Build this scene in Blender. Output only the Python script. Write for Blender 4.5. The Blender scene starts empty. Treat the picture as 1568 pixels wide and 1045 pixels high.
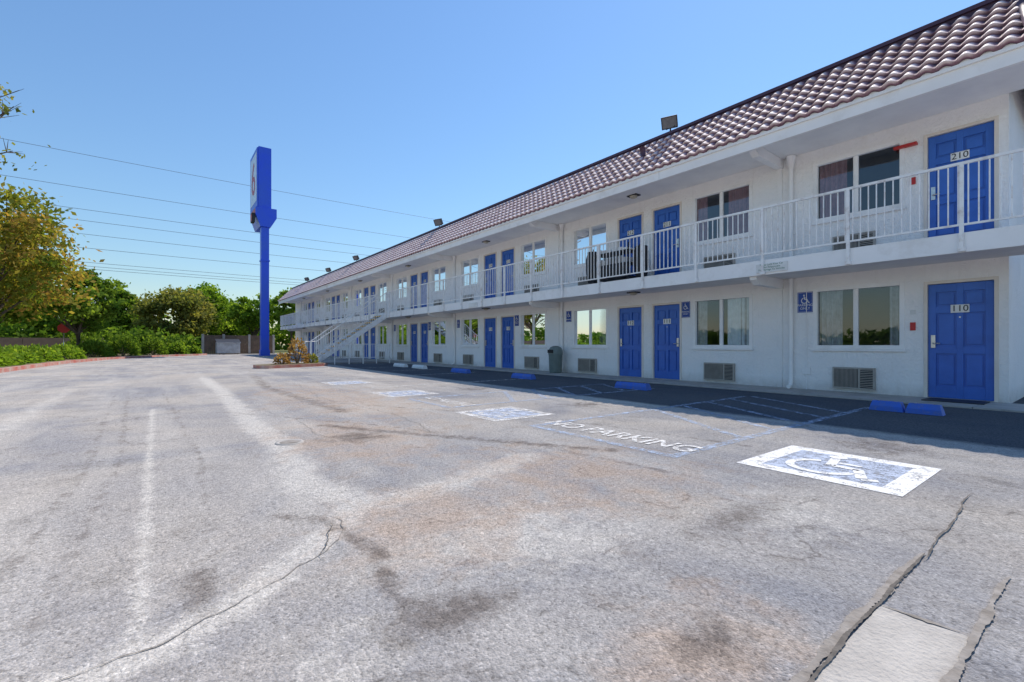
import bpy, math, random
import numpy as np
from mathutils import Vector, Matrix, Euler
random.seed(7)
scene=bpy.context.scene
scene.view_settings.view_transform='Standard'
scene.view_settings.look='None'
scene.view_settings.exposure=0
COL=scene.collection

# ------------------------------------------------------------ materials
def newmat(name):
    m=bpy.data.materials.new(name); m.use_nodes=True
    nt=m.node_tree; nt.nodes.clear()
    out=nt.nodes.new('ShaderNodeOutputMaterial')
    return m,nt,out
def nd(nt,t,**k):
    n=nt.nodes.new(t)
    for a,b in k.items(): setattr(n,a,b)
    return n
def noise(nt,co,scale,detail=4,rough=.55,dist=0):
    n=nd(nt,'ShaderNodeTexNoise'); nt.links.new(co,n.inputs['Vector'])
    n.inputs['Scale'].default_value=scale; n.inputs['Detail'].default_value=detail
    n.inputs['Roughness'].default_value=rough; n.inputs['Distortion'].default_value=dist
    return n.outputs['Fac']
def ramp(nt,fac,stops):
    r=nd(nt,'ShaderNodeValToRGB'); nt.links.new(fac,r.inputs['Fac'])
    e=r.color_ramp.elements
    while len(e)<len(stops): e.new(.5)
    for i,(p,c) in enumerate(stops):
        e[i].position=p
        if not hasattr(c,'__len__'): c=(c,c,c)
        e[i].color=(c[0],c[1],c[2],1)
    return r.outputs['Color']
def mixc(nt,f,a,b,mode='MIX'):
    m=nd(nt,'ShaderNodeMix',data_type='RGBA',blend_type=mode)
    for sock,v in ((m.inputs[0],f),(m.inputs[6],a),(m.inputs[7],b)):
        if isinstance(v,bpy.types.NodeSocket): nt.links.new(v,sock)
        elif hasattr(v,'__len__'): sock.default_value=(v[0],v[1],v[2],1)
        else: sock.default_value=v
    return m.outputs[2]
def mth(nt,op,a,b=0,clamp=False):
    m=nd(nt,'ShaderNodeMath',operation=op); m.use_clamp=clamp
    for i,v in enumerate((a,b)):
        if isinstance(v,bpy.types.NodeSocket): nt.links.new(v,m.inputs[i])
        else: m.inputs[i].default_value=v
    return m.outputs[0]
def bump(nt,h,strength=.5,dist=.01):
    b=nd(nt,'ShaderNodeBump'); nt.links.new(h,b.inputs['Height'])
    b.inputs['Strength'].default_value=strength; b.inputs['Distance'].default_value=dist
    return b.outputs['Normal']
def simple(name,c1,c2=None,scale=3,rough=.7,metal=0,bs=0,bscale=60,bdist=.004,spec=.4,dirt=None,dscale=1.2):
    m,nt,out=newmat(name)
    tc=nd(nt,'ShaderNodeTexCoord').outputs['Object']
    p=nd(nt,'ShaderNodeBsdfPrincipled')
    if c2 is None: c2=tuple(x*.82 for x in c1)
    c=mixc(nt,ramp(nt,noise(nt,tc,scale,4),[(.35,0),(.68,1)]),c1,c2)
    if dirt:
        c=mixc(nt,ramp(nt,noise(nt,tc,dscale,6,.7),[(.52,0),(.75,.75)]),c,dirt)
    nt.links.new(c,p.inputs['Base Color'])
    p.inputs['Roughness'].default_value=rough; p.inputs['Metallic'].default_value=metal
    p.inputs['Specular IOR Level'].default_value=spec
    if bs: nt.links.new(bump(nt,noise(nt,tc,bscale,2),bs,bdist),p.inputs['Normal'])
    nt.links.new(p.outputs[0],out.inputs[0])
    return m

def m_stucco():
    m,nt,out=newmat('white_stucco'); tc=nd(nt,'ShaderNodeTexCoord').outputs['Object']
    p=nd(nt,'ShaderNodeBsdfPrincipled'); p.inputs['Roughness'].default_value=.85
    p.inputs['Specular IOR Level'].default_value=.25
    c=mixc(nt,ramp(nt,noise(nt,tc,1.1,5,.65),[(.35,0),(.7,1)]),(.96,.95,.94),(.90,.895,.89))
    mp=nd(nt,'ShaderNodeMapping'); mp.inputs['Scale'].default_value=(1,5,.5); nt.links.new(tc,mp.inputs[0])
    c=mixc(nt,ramp(nt,noise(nt,mp.outputs[0],1.3,5,.7),[(.55,0),(.8,.45)]),c,(.74,.71,.68))
    sx=nd(nt,'ShaderNodeSeparateXYZ'); nt.links.new(tc,sx.inputs[0])
    g=mth(nt,'SUBTRACT',1,mth(nt,'MULTIPLY',sx.outputs['Z'],3.6),True)
    g=mth(nt,'MULTIPLY',g,noise(nt,tc,6,4,.7),True)
    c=mixc(nt,g,c,(.46,.42,.38))
    nt.links.new(c,p.inputs['Base Color'])
    nt.links.new(bump(nt,noise(nt,tc,17,4,.7),1.0,.03),p.inputs['Normal'])
    nt.links.new(p.outputs[0],out.inputs[0]); return m
def m_glass():
    m,nt,out=newmat('window_glass'); tc=nd(nt,'ShaderNodeTexCoord').outputs['Object']
    g=nd(nt,'ShaderNodeBsdfGlossy'); g.inputs['Roughness'].default_value=.015
    g.inputs['Color'].default_value=(.92,.96,1,1)
    t=nd(nt,'ShaderNodeBsdfTransparent'); t.inputs['Color'].default_value=(.78,.85,.90,1)
    f=nd(nt,'ShaderNodeFresnel'); f.inputs['IOR'].default_value=1.5
    fac=mth(nt,'ADD',mth(nt,'MULTIPLY',f.outputs[0],1.2),.05,True)
    nt.links.new(bump(nt,noise(nt,tc,1.4,0),.25,.02),g.inputs['Normal'])
    mx=nd(nt,'ShaderNodeMixShader'); nt.links.new(fac,mx.inputs[0])
    nt.links.new(t.outputs[0],mx.inputs[1]); nt.links.new(g.outputs[0],mx.inputs[2])
    nt.links.new(mx.outputs[0],out.inputs[0]); return m
def m_paint(name,c,wear=.5,scale=9,soft=.06):
    m,nt,out=newmat(name); tc=nd(nt,'ShaderNodeTexCoord').outputs['Object']
    p=nd(nt,'ShaderNodeBsdfDiffuse')
    nt.links.new(mixc(nt,noise(nt,tc,4,4),c,tuple(x*.76 for x in c)),p.inputs['Color'])
    t=nd(nt,'ShaderNodeBsdfTransparent')
    n=mth(nt,'ADD',mth(nt,'MULTIPLY',noise(nt,tc,scale,6,.75),.6),mth(nt,'MULTIPLY',noise(nt,tc,90,2,.6),.4))
    f=ramp(nt,n,[(wear-soft,1),(wear+soft,0)])
    mx=nd(nt,'ShaderNodeMixShader'); nt.links.new(f,mx.inputs[0])
    nt.links.new(t.outputs[0],mx.inputs[1]); nt.links.new(p.outputs[0],mx.inputs[2])
    nt.links.new(mx.outputs[0],out.inputs[0]); return m
def m_leaf(name,cols,trans=.42):
    m,nt,out=newmat(name)
    a=nd(nt,'ShaderNodeAttribute'); a.attribute_name='lc'
    r=ramp(nt,a.outputs['Fac'],[(i/(len(cols)-1),c) for i,c in enumerate(cols)])
    d=nd(nt,'ShaderNodeBsdfDiffuse'); nt.links.new(r,d.inputs['Color'])
    t=nd(nt,'ShaderNodeBsdfTranslucent')
    nt.links.new(mixc(nt,1.0,r,(1.9,1.9,.8),'MULTIPLY'),t.inputs['Color'])
    mx=nd(nt,'ShaderNodeMixShader'); mx.inputs[0].default_value=trans
    nt.links.new(d.outputs[0],mx.inputs[1]); nt.links.new(t.outputs[0],mx.inputs[2])
    nt.links.new(mx.outputs[0],out.inputs[0]); return m
def m_tile():
    m,nt,out=newmat('roof_tile'); tc=nd(nt,'ShaderNodeTexCoord').outputs['Object']
    a=nd(nt,'ShaderNodeAttribute'); a.attribute_name='lc'
    p=nd(nt,'ShaderNodeBsdfPrincipled'); p.inputs['Roughness'].default_value=.7
    r=ramp(nt,a.outputs['Fac'],[(0,(.045,.018,.035)),(.3,(.25,.12,.16)),(.7,(.78,.62,.60)),(1,(.95,.87,.85))])  # sunlit lips and shaded troughs are painted into the tile colour
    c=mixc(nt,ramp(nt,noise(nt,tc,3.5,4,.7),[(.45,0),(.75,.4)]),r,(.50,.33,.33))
    nt.links.new(c,p.inputs['Base Color'])
    nt.links.new(p.outputs[0],out.inputs[0]); return m
def m_asphalt():
    m,nt,out=newmat('weathered_asphalt'); tc=nd(nt,'ShaderNodeTexCoord').outputs['Object']
    p=nd(nt,'ShaderNodeBsdfDiffuse'); p.inputs['Roughness'].default_value=.5
    a=nd(nt,'ShaderNodeAttribute'); a.attribute_name='mask'
    s=nd(nt,'ShaderNodeSeparateColor'); nt.links.new(a.outputs['Color'],s.inputs[0])
    c=mixc(nt,ramp(nt,noise(nt,tc,.45,6,.62,.6),[(.38,0),(.62,1)]),(.345,.335,.34),(.53,.475,.415))
    mp=nd(nt,'ShaderNodeMapping'); mp.inputs['Scale'].default_value=(1.6,.22,1); nt.links.new(tc,mp.inputs[0])
    c=mixc(nt,ramp(nt,noise(nt,mp.outputs[0],1.0,5,.65),[(.45,0),(.70,.75)]),c,(.60,.555,.50))
    n2=noise(nt,tc,2.6,7,.72,.4)
    c=mixc(nt,ramp(nt,n2,[(.53,0),(.72,.62)]),c,(.26,.235,.21))
    def msk(ch,ns,gain=2.2,amp=1.9):
        v=mth(nt,'ADD',s.outputs[ch],mth(nt,'MULTIPLY',mth(nt,'SUBTRACT',ns,.5),amp))
        v=mth(nt,'MULTIPLY',mth(nt,'SUBTRACT',v,.28),gain,True)
        return mth(nt,'MULTIPLY',v,mth(nt,'MULTIPLY',s.outputs[ch],3.0,True),True)
    n3=noise(nt,tc,6.5,8,.76,.3)
    c=mixc(nt,mth(nt,'MULTIPLY',msk('Red',n3),.75),c,(.70,.65,.58))
    c=mixc(nt,mth(nt,'MULTIPLY',msk('Blue',n2),.6),c,(.56,.42,.315))
    c=mixc(nt,mth(nt,'MULTIPLY',msk('Green',n3),.74),c,(.16,.13,.11))
    shade_f=mth(nt,'MULTIPLY',mth(nt,'SUBTRACT',mth(nt,'ADD',a.outputs['Alpha'],mth(nt,'MULTIPLY',mth(nt,'SUBTRACT',n3,.5),.5)),.25),2.5,True)
    c=mixc(nt,mth(nt,'MULTIPLY',shade_f,.88),c,(.075,.082,.10))  # motel shadow deepened in the asphalt colour
    v=nd(nt,'ShaderNodeTexVoronoi'); nt.links.new(tc,v.inputs['Vector']); v.inputs['Scale'].default_value=110
    sp=ramp(nt,v.outputs['Color'],[(0,.45),(.3,.88),(.75,1.08),(1,1.5)])
    c=mixc(nt,.8,c,sp,'MULTIPLY')
    n4=noise(nt,tc,34,5,.8)
    c=mixc(nt,.85,c,ramp(nt,n4,[(.32,.62),(.5,1),(.68,1.25)]),'MULTIPLY')
    wv=nd(nt,'ShaderNodeVectorMath',operation='ADD'); nt.links.new(tc,wv.inputs[0])
    nn=nd(nt,'ShaderNodeTexNoise'); nt.links.new(tc,nn.inputs['Vector']); nn.inputs['Scale'].default_value=1.7; nn.inputs['Detail'].default_value=5
    sc=nd(nt,'ShaderNodeVectorMath',operation='SCALE'); nt.links.new(nn.outputs['Color'],sc.inputs[0]); sc.inputs['Scale'].default_value=.75
    nt.links.new(sc.outputs[0],wv.inputs[1])
    ve=nd(nt,'ShaderNodeTexVoronoi',feature='DISTANCE_TO_EDGE'); nt.links.new(wv.outputs[0],ve.inputs['Vector']); ve.inputs['Scale'].default_value=.36
    ck=ramp(nt,ve.outputs['Distance'],[(0,1),(.0026,0)])
    gate=ramp(nt,n2,[(.45,0),(.58,1)])
    c=mixc(nt,mth(nt,'MULTIPLY',mth(nt,'MULTIPLY',ck,gate),.55),c,(.14,.12,.105))
    nt.links.new(c,p.inputs['Color'])
    nt.links.new(bump(nt,mth(nt,'SUBTRACT',n4,mth(nt,'MULTIPLY',v.outputs['Distance'],.35)),.8,.013),p.inputs['Normal'])
    nt.links.new(p.outputs[0],out.inputs[0]); return m

STUC=m_stucco(); GLASS=m_glass(); ASPH=m_asphalt(); TILE=m_tile()
WHITE=simple('white_trim_paint',(.93,.925,.92),(.87,.865,.86),2,.5,dirt=(.68,.65,.61))
SOFF=simple('soffit_paint',(.86,.86,.86),(.77,.77,.78),2,.8,bs=.4,bscale=30,bdist=.01)
CREAM=simple('cream_door_frame',(.80,.74,.66),(.72,.65,.58),3,.55)
RAIL=simple('white_rail_paint',(.93,.93,.92),(.84,.82,.80),6,.4,dirt=(.55,.46,.40),dscale=6)
BLUE=simple('blue_door_paint',(.035,.145,.56),(.028,.12,.48),4,.38,spec=.5)
BLUES=simple('blue_stop_paint',(.04,.14,.60),(.07,.15,.48),8,.6,bs=.4,dirt=(.2,.2,.25),dscale=9)
SIGNB=simple('blue_sign_paint',(.03,.10,.78),(.04,.12,.68),.8,.35)
DARKB=simple('sign_plate_blue',(.015,.07,.36),None,4,.35)
GREY=simple('ac_metal',(.42,.39,.35),(.34,.31,.28),6,.5,metal=.1)
DARK=simple('dark_recess',(.03,.03,.03),None,6,.7)
BLACK=simple('black_plastic',(.02,.02,.025),(.035,.035,.04),9,.55)
LENS=simple('lamp_glass',(.10,.11,.13),(.16,.17,.19),9,.12,spec=.6)
SILV=simple('brushed_steel',(.6,.6,.6),None,20,.3,metal=.9)
RED=simple('red_plastic',(.55,.03,.03),None,6,.4)
YEL=simple('yellow_paint',(.75,.42,.03),(.6,.33,.04),7,.6)
MAROON=simple('maroon_metal',(.06,.03,.055),(.09,.05,.08),2,.5)
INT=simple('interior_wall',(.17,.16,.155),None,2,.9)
CURT=simple('curtain_fabric',(.52,.50,.50),(.36,.34,.35),9,.9)
CURTR=simple('curtain_red_fabric',(.42,.22,.22),(.32,.16,.17),9,.9)
CURTW=simple('curtain_lining',(.90,.90,.89),(.78,.78,.77),9,.9)
CONC=simple('concrete',(.46,.43,.40),(.36,.34,.315),2.2,.9,bs=.5,bscale=60,dirt=(.26,.235,.21),dscale=2.5)
CONCW=simple('gutter_concrete',(.46,.43,.39),(.36,.335,.305),6,.95,bs=.9,bscale=60,bdist=.01,dirt=(.24,.215,.19),dscale=5.5)
PLATE=simple('plate_white',(.85,.85,.83),None,5,.5)
WOOD=simple('fence_wood',(.19,.13,.095),(.125,.09,.07),3,.85,bs=.4)
BARK=simple('bark',(.14,.11,.085),(.09,.07,.055),8,.95,bs=.8,bscale=20,bdist=.03)
DIRT=simple('planting_soil',(.22,.16,.10),(.13,.12,.06),3,.95,bs=.8,bscale=12,bdist=.05)
GRASS=simple('grass',(.12,.16,.05),(.20,.19,.08),1.5,.95,bs=.8,bscale=12,bdist=.05)
KERBR=simple('red_kerb_paint',(.45,.12,.09),(.45,.33,.28),2.5,.8,dirt=(.48,.43,.39),dscale=3)
SLAT=simple('dumpster_paint',(.55,.57,.60),(.4,.4,.42),3,.6)
CANM=simple('litter_bin_plastic',(.20,.25,.24),(.16,.20,.19),6,.55)
FIX=simple('lamp_lens',(.55,.5,.38),None,8,.3)
TAR=simple('crack_fill',(.08,.07,.06),(.17,.15,.13),14,.9,bs=.8,bscale=40,bdist=.01)
TAR2=simple('joint_dirt',(.20,.175,.15),(.33,.30,.27),10,.95,bs=.8,bscale=40,bdist=.01)
WIRE=simple('wire_rubber',(.13,.15,.18),None,4,.6)
PW=m_paint('worn_white_paint',(.84,.84,.83),.57)
PWT=m_paint('worn_letter_paint',(.80,.79,.77),.525,14)
PW2=m_paint('faded_white_paint',(.78,.77,.75),.50)
PB=m_paint('faded_blue_paint',(.50,.56,.68),.53)
PB2=m_paint('blue_line_paint',(.46,.54,.68),.485)

# ------------------------------------------------------------ mesh builder
class MB:
    def __init__(s): s.v=[];s.f=[];s.m=[];s.mats=[];s.sm=[]
    def mi(s,mat):
        if mat not in s.mats: s.mats.append(mat)
        return s.mats.index(mat)
    def poly(s,pts,mat,smooth=False):
        b=len(s.v); s.v+= [tuple(p) for p in pts]; s.f.append(tuple(range(b,b+len(pts)))); s.m.append(s.mi(mat)); s.sm.append(smooth)
    def box(s,x0,x1,y0,y1,z0,z1,mat,M=None):
        if x0>x1:x0,x1=x1,x0
        if y0>y1:y0,y1=y1,y0
        if z0>z1:z0,z1=z1,z0
        c=[(x0,y0,z0),(x1,y0,z0),(x1,y1,z0),(x0,y1,z0),(x0,y0,z1),(x1,y0,z1),(x1,y1,z1),(x0,y1,z1)]
        if M is not None: c=[tuple(M@Vector(p)) for p in c]
        b=len(s.v); s.v+=c; k=s.mi(mat)
        for f in ((0,3,2,1),(4,5,6,7),(0,1,5,4),(1,2,6,5),(2,3,7,6),(3,0,4,7)):
            s.f.append(tuple(b+i for i in f)); s.m.append(k); s.sm.append(False)
    def tube(s,pts,rs,mat,n=8,cap=True):
        pts=[Vector(p) for p in pts]
        if not hasattr(rs,'__len__'): rs=[rs]*len(pts)
        k=s.mi(mat); b=len(s.v)
        for i,p in enumerate(pts):
            d=(pts[min(i+1,len(pts)-1)]-pts[max(i-1,0)]).normalized()
            u=d.cross(Vector((0,0,1)))
            if u.length<.05: u=d.cross(Vector((0,1,0)))
            u.normalize(); w=d.cross(u)
            for j in range(n):
                t=2*math.pi*j/n
                s.v.append(tuple(p+u*(rs[i]*math.cos(t))+w*(rs[i]*math.sin(t))))
        for i in range(len(pts)-1):
            for j in range(n):
                s.f.append((b+i*n+j,b+i*n+(j+1)%n,b+(i+1)*n+(j+1)%n,b+(i+1)*n+j)); s.m.append(k); s.sm.append(True)
        if cap:
            s.f.append(tuple(b+j for j in range(n))); s.m.append(k); s.sm.append(False)
            e=b+(len(pts)-1)*n
            s.f.append(tuple(e+j for j in reversed(range(n)))); s.m.append(k); s.sm.append(False)
    def lathe(s,cx,cy,prof,mat,n=24):
        k=s.mi(mat); b=len(s.v)
        for r,z in prof:
            for j in range(n):
                t=2*math.pi*j/n; s.v.append((cx+r*math.cos(t),cy+r*math.sin(t),z))
        for i in range(len(prof)-1):
            for j in range(n):
                s.f.append((b+i*n+j,b+i*n+(j+1)%n,b+(i+1)*n+(j+1)%n,b+(i+1)*n+j)); s.m.append(k); s.sm.append(True)
    def obj(s,name,parent=None,bevel=0):
        me=bpy.data.meshes.new(name); me.from_pydata(s.v,[],s.f)
        for m in s.mats: me.materials.append(m)
        me.polygons.foreach_set('material_index',s.m); me.polygons.foreach_set('use_smooth',s.sm)
        me.update()
        o=bpy.data.objects.new(name,me); COL.objects.link(o)
        if parent: o.parent=parent
        if bevel:
            md=o.modifiers.new('bevel','BEVEL'); md.width=bevel; md.segments=2; md.limit_method='ANGLE'
        return o
def empty(name):
    o=bpy.data.objects.new(name,None); COL.objects.link(o); return o
def text(body,size,loc,rot,mat,name,parent=None,ext=.002,sx=1):
    cu=bpy.data.curves.new(name,'FONT'); cu.body=body; cu.size=size; cu.align_x='CENTER'; cu.align_y='CENTER'; cu.extrude=ext
    if ext==0: cu.offset=size*.018
    t=bpy.data.objects.new(name+'_tmp',cu); COL.objects.link(t)
    bpy.context.view_layer.update()
    me=bpy.data.meshes.new_from_object(t.evaluated_get(bpy.context.evaluated_depsgraph_get()))
    bpy.data.objects.remove(t)
    M=Matrix.Translation(loc)@rot.to_matrix().to_4x4()@Matrix.Diagonal((sx,1,1,1))
    me.transform(M); me.materials.clear(); me.materials.append(mat)
    o=bpy.data.objects.new(name,me); COL.objects.link(o)
    if parent: o.parent=parent
    return o
WALLROT=Euler((math.radians(90),0,math.radians(-90)))
FLOORROT=Euler((0,0,math.radians(-90)))

def wheelchair_polys(s):
    P=[]
    def rib(a,b,w):
        a=Vector(a);b=Vector(b);d=(b-a).normalized();n=Vector((-d.y,d.x))*w/2;e=d*w*.3
        P.append([a-n-e,b-n+e,b+n+e,a+n-e])
    def ring(c,r,w,a0,a1,n=18):
        for i in range(n):
            t0=a0+(a1-a0)*i/n;t1=a0+(a1-a0)*(i+1)/n
            P.append([Vector((c[0]+(r-w/2)*math.cos(t0),c[1]+(r-w/2)*math.sin(t0))),Vector((c[0]+(r+w/2)*math.cos(t0),c[1]+(r+w/2)*math.sin(t0))),
                      Vector((c[0]+(r+w/2)*math.cos(t1),c[1]+(r+w/2)*math.sin(t1))),Vector((c[0]+(r-w/2)*math.cos(t1),c[1]+(r-w/2)*math.sin(t1)))])
    ring((-.07,-.15),.26,.075,math.radians(110),math.radians(350))
    ring((-.10,.38),.04,.08,0,2*math.pi,12)
    rib((-.09,.26),(-.04,-.02),.085); rib((.01,-.03),(.17,-.03),.085); rib((.19,-.05),(.29,-.32),.085); rib((.32,-.36),(.39,-.33),.075); rib((0,.12),(.15,.12),.06)
    return [[(p.x*s,p.y*s) for p in q] for q in P]

# ------------------------------------------------------------ ground
def axis(lo,hi,fine,far):
    a=list(np.arange(lo,hi+1e-6,fine)); s=fine; x=lo; L=[]
    while x>-far: s*=1.35; x-=s; L.append(x)
    s=fine;x=hi;R=[]
    while x<far: s*=1.35; x+=s; R.append(x)
    return np.array(L[::-1]+a+R)
xs=axis(-4,10,.05,500); ys=axis(0,9,.05,600)
nx,ny=len(xs),len(ys)
GX,GY=np.meshgrid(xs,ys)
verts=np.stack([GX.ravel(),GY.ravel(),np.zeros(nx*ny)],1)
idx=np.arange(nx*ny).reshape(ny,nx)
faces=np.stack([idx[:-1,:-1].ravel(),idx[:-1,1:].ravel(),idx[1:,1:].ravel(),idx[1:,:-1].ravel()],1)
me=bpy.data.meshes.new('ground'); me.from_pydata(verts.tolist(),[],faces.tolist())
def seg(px,py,pts,w):
    best=np.full(px.shape,1e9)
    for (ax,ay),(bx,by) in zip(pts[:-1],pts[1:]):
        dx,dy=bx-ax,by-ay; t=np.clip(((px-ax)*dx+(py-ay)*dy)/(dx*dx+dy*dy),0,1)
        best=np.minimum(best,np.hypot(px-ax-t*dx,py-ay-t*dy))
    return np.exp(-(best/w)**2)
def blob(px,py,cx,cy,rx,ry): return np.exp(-(((px-cx)/rx)**2+((py-cy)/ry)**2))
px,py=GX.ravel(),GY.ravel()
R=.8*seg(px,py,[(1.1,16),(1.09,11.45),(.95,7),(.97,4.75),(.84,3.47),(1.03,2.9)],.2)
R=np.maximum(R,.85*seg(px,py,[(1.03,2.9),(.78,2.6),(.35,2.15),(.05,1.93),(-.5,1.8)],.13))
R=np.maximum(R,.75*seg(px,py,[(1.03,2.85),(1.7,2.9),(2.6,3.2)],.2))
R=np.maximum(R,.7*seg(px,py,[(-.05,2),(-.05,9)],.05))
R=np.maximum(R,.5*seg(px,py,[(-1.4,2),(-1.5,14)],.2))
R=np.maximum(R,.65*blob(px,py,1.6,1.9,.7,.6)); R=np.maximum(R,.6*blob(px,py,3.0,1.2,.6,.5)); R=np.maximum(R,.5*blob(px,py,.5,1.5,.4,.3))
G=.75*blob(px,py,.85,1.52,.34,.17)
G=np.maximum(G,.7*blob(px,py,1.7,5.0,.45,.35)); G=np.maximum(G,.65*blob(px,py,.15,2.3,.10,.3))
G=np.maximum(G,.6*blob(px,py,2.7,1.35,.7,.16)); G=np.maximum(G,.6*blob(px,py,1.5,.85,.3,.15))
G=np.maximum(G,.65*seg(px,py,[(.55,3.0),(.75,2.75),(.85,2.2),(.75,1.8),(.8,1.5)],.06))
G=np.maximum(G,.6*seg(px,py,[(1.6,6),(2.6,4.2),(3.4,2.9)],.12))
G=np.maximum(G,.55*seg(px,py,[(2.2,7),(2.0,12),(2.6,18)],.2))
for x0 in (-.55,-.35,.2): G=np.maximum(G,.42*seg(px,py,[(x0,2.2),(x0+.1,5),(x0-.1,12)],.05))
G=np.maximum(G,.45*seg(px,py,[(3.2,2.0),(3.0,3.4),(2.2,5.5),(.8,8)],.06)); G=np.maximum(G,.45*seg(px,py,[(4.6,2.2),(4.4,3.8),(3.4,6.3),(1.6,9.5)],.06))
for yy in (1.4,5.4,8.8,12.1,15): G=np.maximum(G,.55*blob(px,py,5.6,yy,.6,.45))
B=.7*blob(px,py,1.5,.85,.5,.35); B=np.maximum(B,.7*blob(px,py,1.3,2.4,.9,.7)); B=np.maximum(B,.7*blob(px,py,1.7,5,.9,1.8)); B=np.maximum(B,.65*blob(px,py,2.6,2.6,1.3,1.3)); B=np.maximum(B,.6*blob(px,py,2.6,9,1.5,5))
shade_a=np.clip((px-6.3)/.5,0,1)*np.clip((26-py)/6,0.3,1)  # alpha: painted shade, darkens asphalt where the motel's shadow falls
mc=np.ones((nx*ny,4)); mc[:,0]=R;mc[:,1]=G;mc[:,2]=B;mc[:,3]=shade_a
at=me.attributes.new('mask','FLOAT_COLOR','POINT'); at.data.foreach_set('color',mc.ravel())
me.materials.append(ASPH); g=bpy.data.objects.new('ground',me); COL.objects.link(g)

def ribbon(mb,pts,w,mat,z=.004,step=.012,jit=.0035,seed=1,wob=.03):
    rr=random.Random(seed); P=[]
    for (a,b) in zip(pts[:-1],pts[1:]):
        a=Vector(a);b=Vector(b);n=max(2,int((b-a).length/step))
        for i in range(n): P.append(a.lerp(b,i/n))
    P.append(Vector(pts[-1]))
    ph=[rr.uniform(0,6.28) for _ in range(6)]; fq=[3,7.3,13,25,47,90]; am=[1,.6,.35,.2,.11,.06]
    L=[];Rr=[];s=0
    for i,p in enumerate(P):
        if i: s+=(P[i]-P[i-1]).length
        d=(P[min(i+4,len(P)-1)]-P[max(i-4,0)]).normalized(); nrm=Vector((-d.y,d.x))
        off=wob*sum(a*math.sin(f*s+h) for a,f,h in zip(am,fq,ph))+rr.uniform(-jit,jit)*.4
        ww=w*(.75+.35*math.sin(5*s+ph[2])*math.sin(17*s+ph[3])+rr.uniform(-.2,.2))*min(1,.15+i/14,.15+(len(P)-1-i)/14)
        c=p+nrm*off; L.append(c+nrm*ww/2); Rr.append(c-nrm*ww/2)
    for i in range(len(P)-1):
        mb.poly([(L[i].x,L[i].y,z),(Rr[i].x,Rr[i].y,z),(Rr[i+1].x,Rr[i+1].y,z),(L[i+1].x,L[i+1].y,z)],mat)
mb=MB()
ribbon(mb,[(-.4,1.86),(.05,1.92),(.34,2.12),(.6,2.25),(.71,2.42),(.80,2.67),(.75,2.8)],.007,TAR2,seed=2)
ribbon(mb,[(.6,2.25),(.71,2.42),(.80,2.67)],.008,TAR,z=.008,seed=2)
ribbon(mb,[(.80,2.6),(1.15,2.55),(1.35,2.2)],.003,TAR2,seed=13)
ribbon(mb,[(1.2,8),(1.5,6.4),(1.4,5.2),(1.9,4.6)],.007,TAR2,seed=6)
ribbon(mb,[(2.5,4.6),(2.7,6.5),(2.4,9),(2.8,13)],.009,TAR2,seed=8)
mb.obj('pavement_cracks')
mb=MB()
for i,(a,b) in enumerate([(-1.5,1.02),(1.026,2.2)]):
    mb.poly([(a,.31,.004),(b,.31,.004),(b,.56,.004),(a,.56,.004)],CONCW)
ribbon(mb,[(-1.5,.565),(1.5,.56),(2.9,.565)],.016,TAR,z=.010,seed=9,wob=.006)
ribbon(mb,[(-1.5,.575),(1.5,.578),(2.9,.58)],.045,TAR2,z=.007,seed=29,wob=.006)
ribbon(mb,[(2.8,.57),(3.6,.575),(4.3,.60)],.012,TAR,z=.010,seed=19,wob=.01)
ribbon(mb,[(-1.5,.305),(1.8,.30),(2.9,.30)],.030,TAR2,z=.008,seed=10,wob=.006)
ribbon(mb,[(2.2,.56),(2.21,.31)],.03,TAR2,z=.0075,seed=33,wob=.006)
mb.obj('concrete_gutter')
mb=MB(); mb.poly([(2.95,-.6,.012),(9.2,-.6,.012),(9.2,.24,.012),(2.95,.24,.012)],CONCW); mb.obj('concrete_pad')

mb=MB()
def quad(x0,x1,y0,y1,z,mat): mb.poly([(x0,y0,z),(x1,y0,z),(x1,y1,z),(x0,y1,z)],mat)
def symbol(cx,cy,s,wm):
    h=s/2; t=.13*s
    quad(cx-h+t,cx+h-t,cy-h+t,cy+h-t,.004,PB)
    for a in ((cx-h,cx-h+t,cy-h,cy+h),(cx+h-t,cx+h,cy-h,cy+h),(cx-h+t,cx+h-t,cy-h,cy-h+t),(cx-h+t,cx+h-t,cy+h-t,cy+h)):
        quad(*a,.004,wm)
    for q in wheelchair_polys(s*.78):
        mb.poly([(cx+v,cy-u,.008) for u,v in q],wm)
symbol(4.42,1.42,1.10,PW); symbol(3.98,5.4,1.05,PW2); symbol(3.98,8.8,1.05,PW2); symbol(3.9,12.1,1.05,PW2)
def aisle(y0,y1):
    for y in (y0,y1): quad(3.7,8.9,y-.05,y+.05,.004,PB2)
    quad(3.6,3.695,y0-.05,y1+.05,.004,PB2)
    x=4.9
    while x<8.4:
        mb.poly([(x,y0+.06,.004),(x+.11,y0+.06,.004),(x+.11+(y1-y0)*.55,y1-.06,.004),(x+(y1-y0)*.55,y1-.06,.004)],PB2); x+=.75
aisle(2.42,4.35); aisle(6.4,7.85)
for y in (10.4,13.8,16.4,19.2,22): quad(3.9,8.9,y-.05,y+.05,.004,PW2)
for i in range(15):
    x=-4.0+i*.46; quad(x,x+.2,20.6-i*.11,20.7-i*.11,.004,PW)
quad(2.2,3.0,18.2,18.3,.004,PW)
mk=mb.obj('parking_markings')
text('NO PARKING',.42,(4.0,3.42,.008),FLOORROT,PWT,'no_parking_lettering',mk,0,.80)
text('NO PARKING',.36,(4.0,7.12,.008),FLOORROT,PW2,'no_parking_lettering_b',mk,0,.7)
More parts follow.
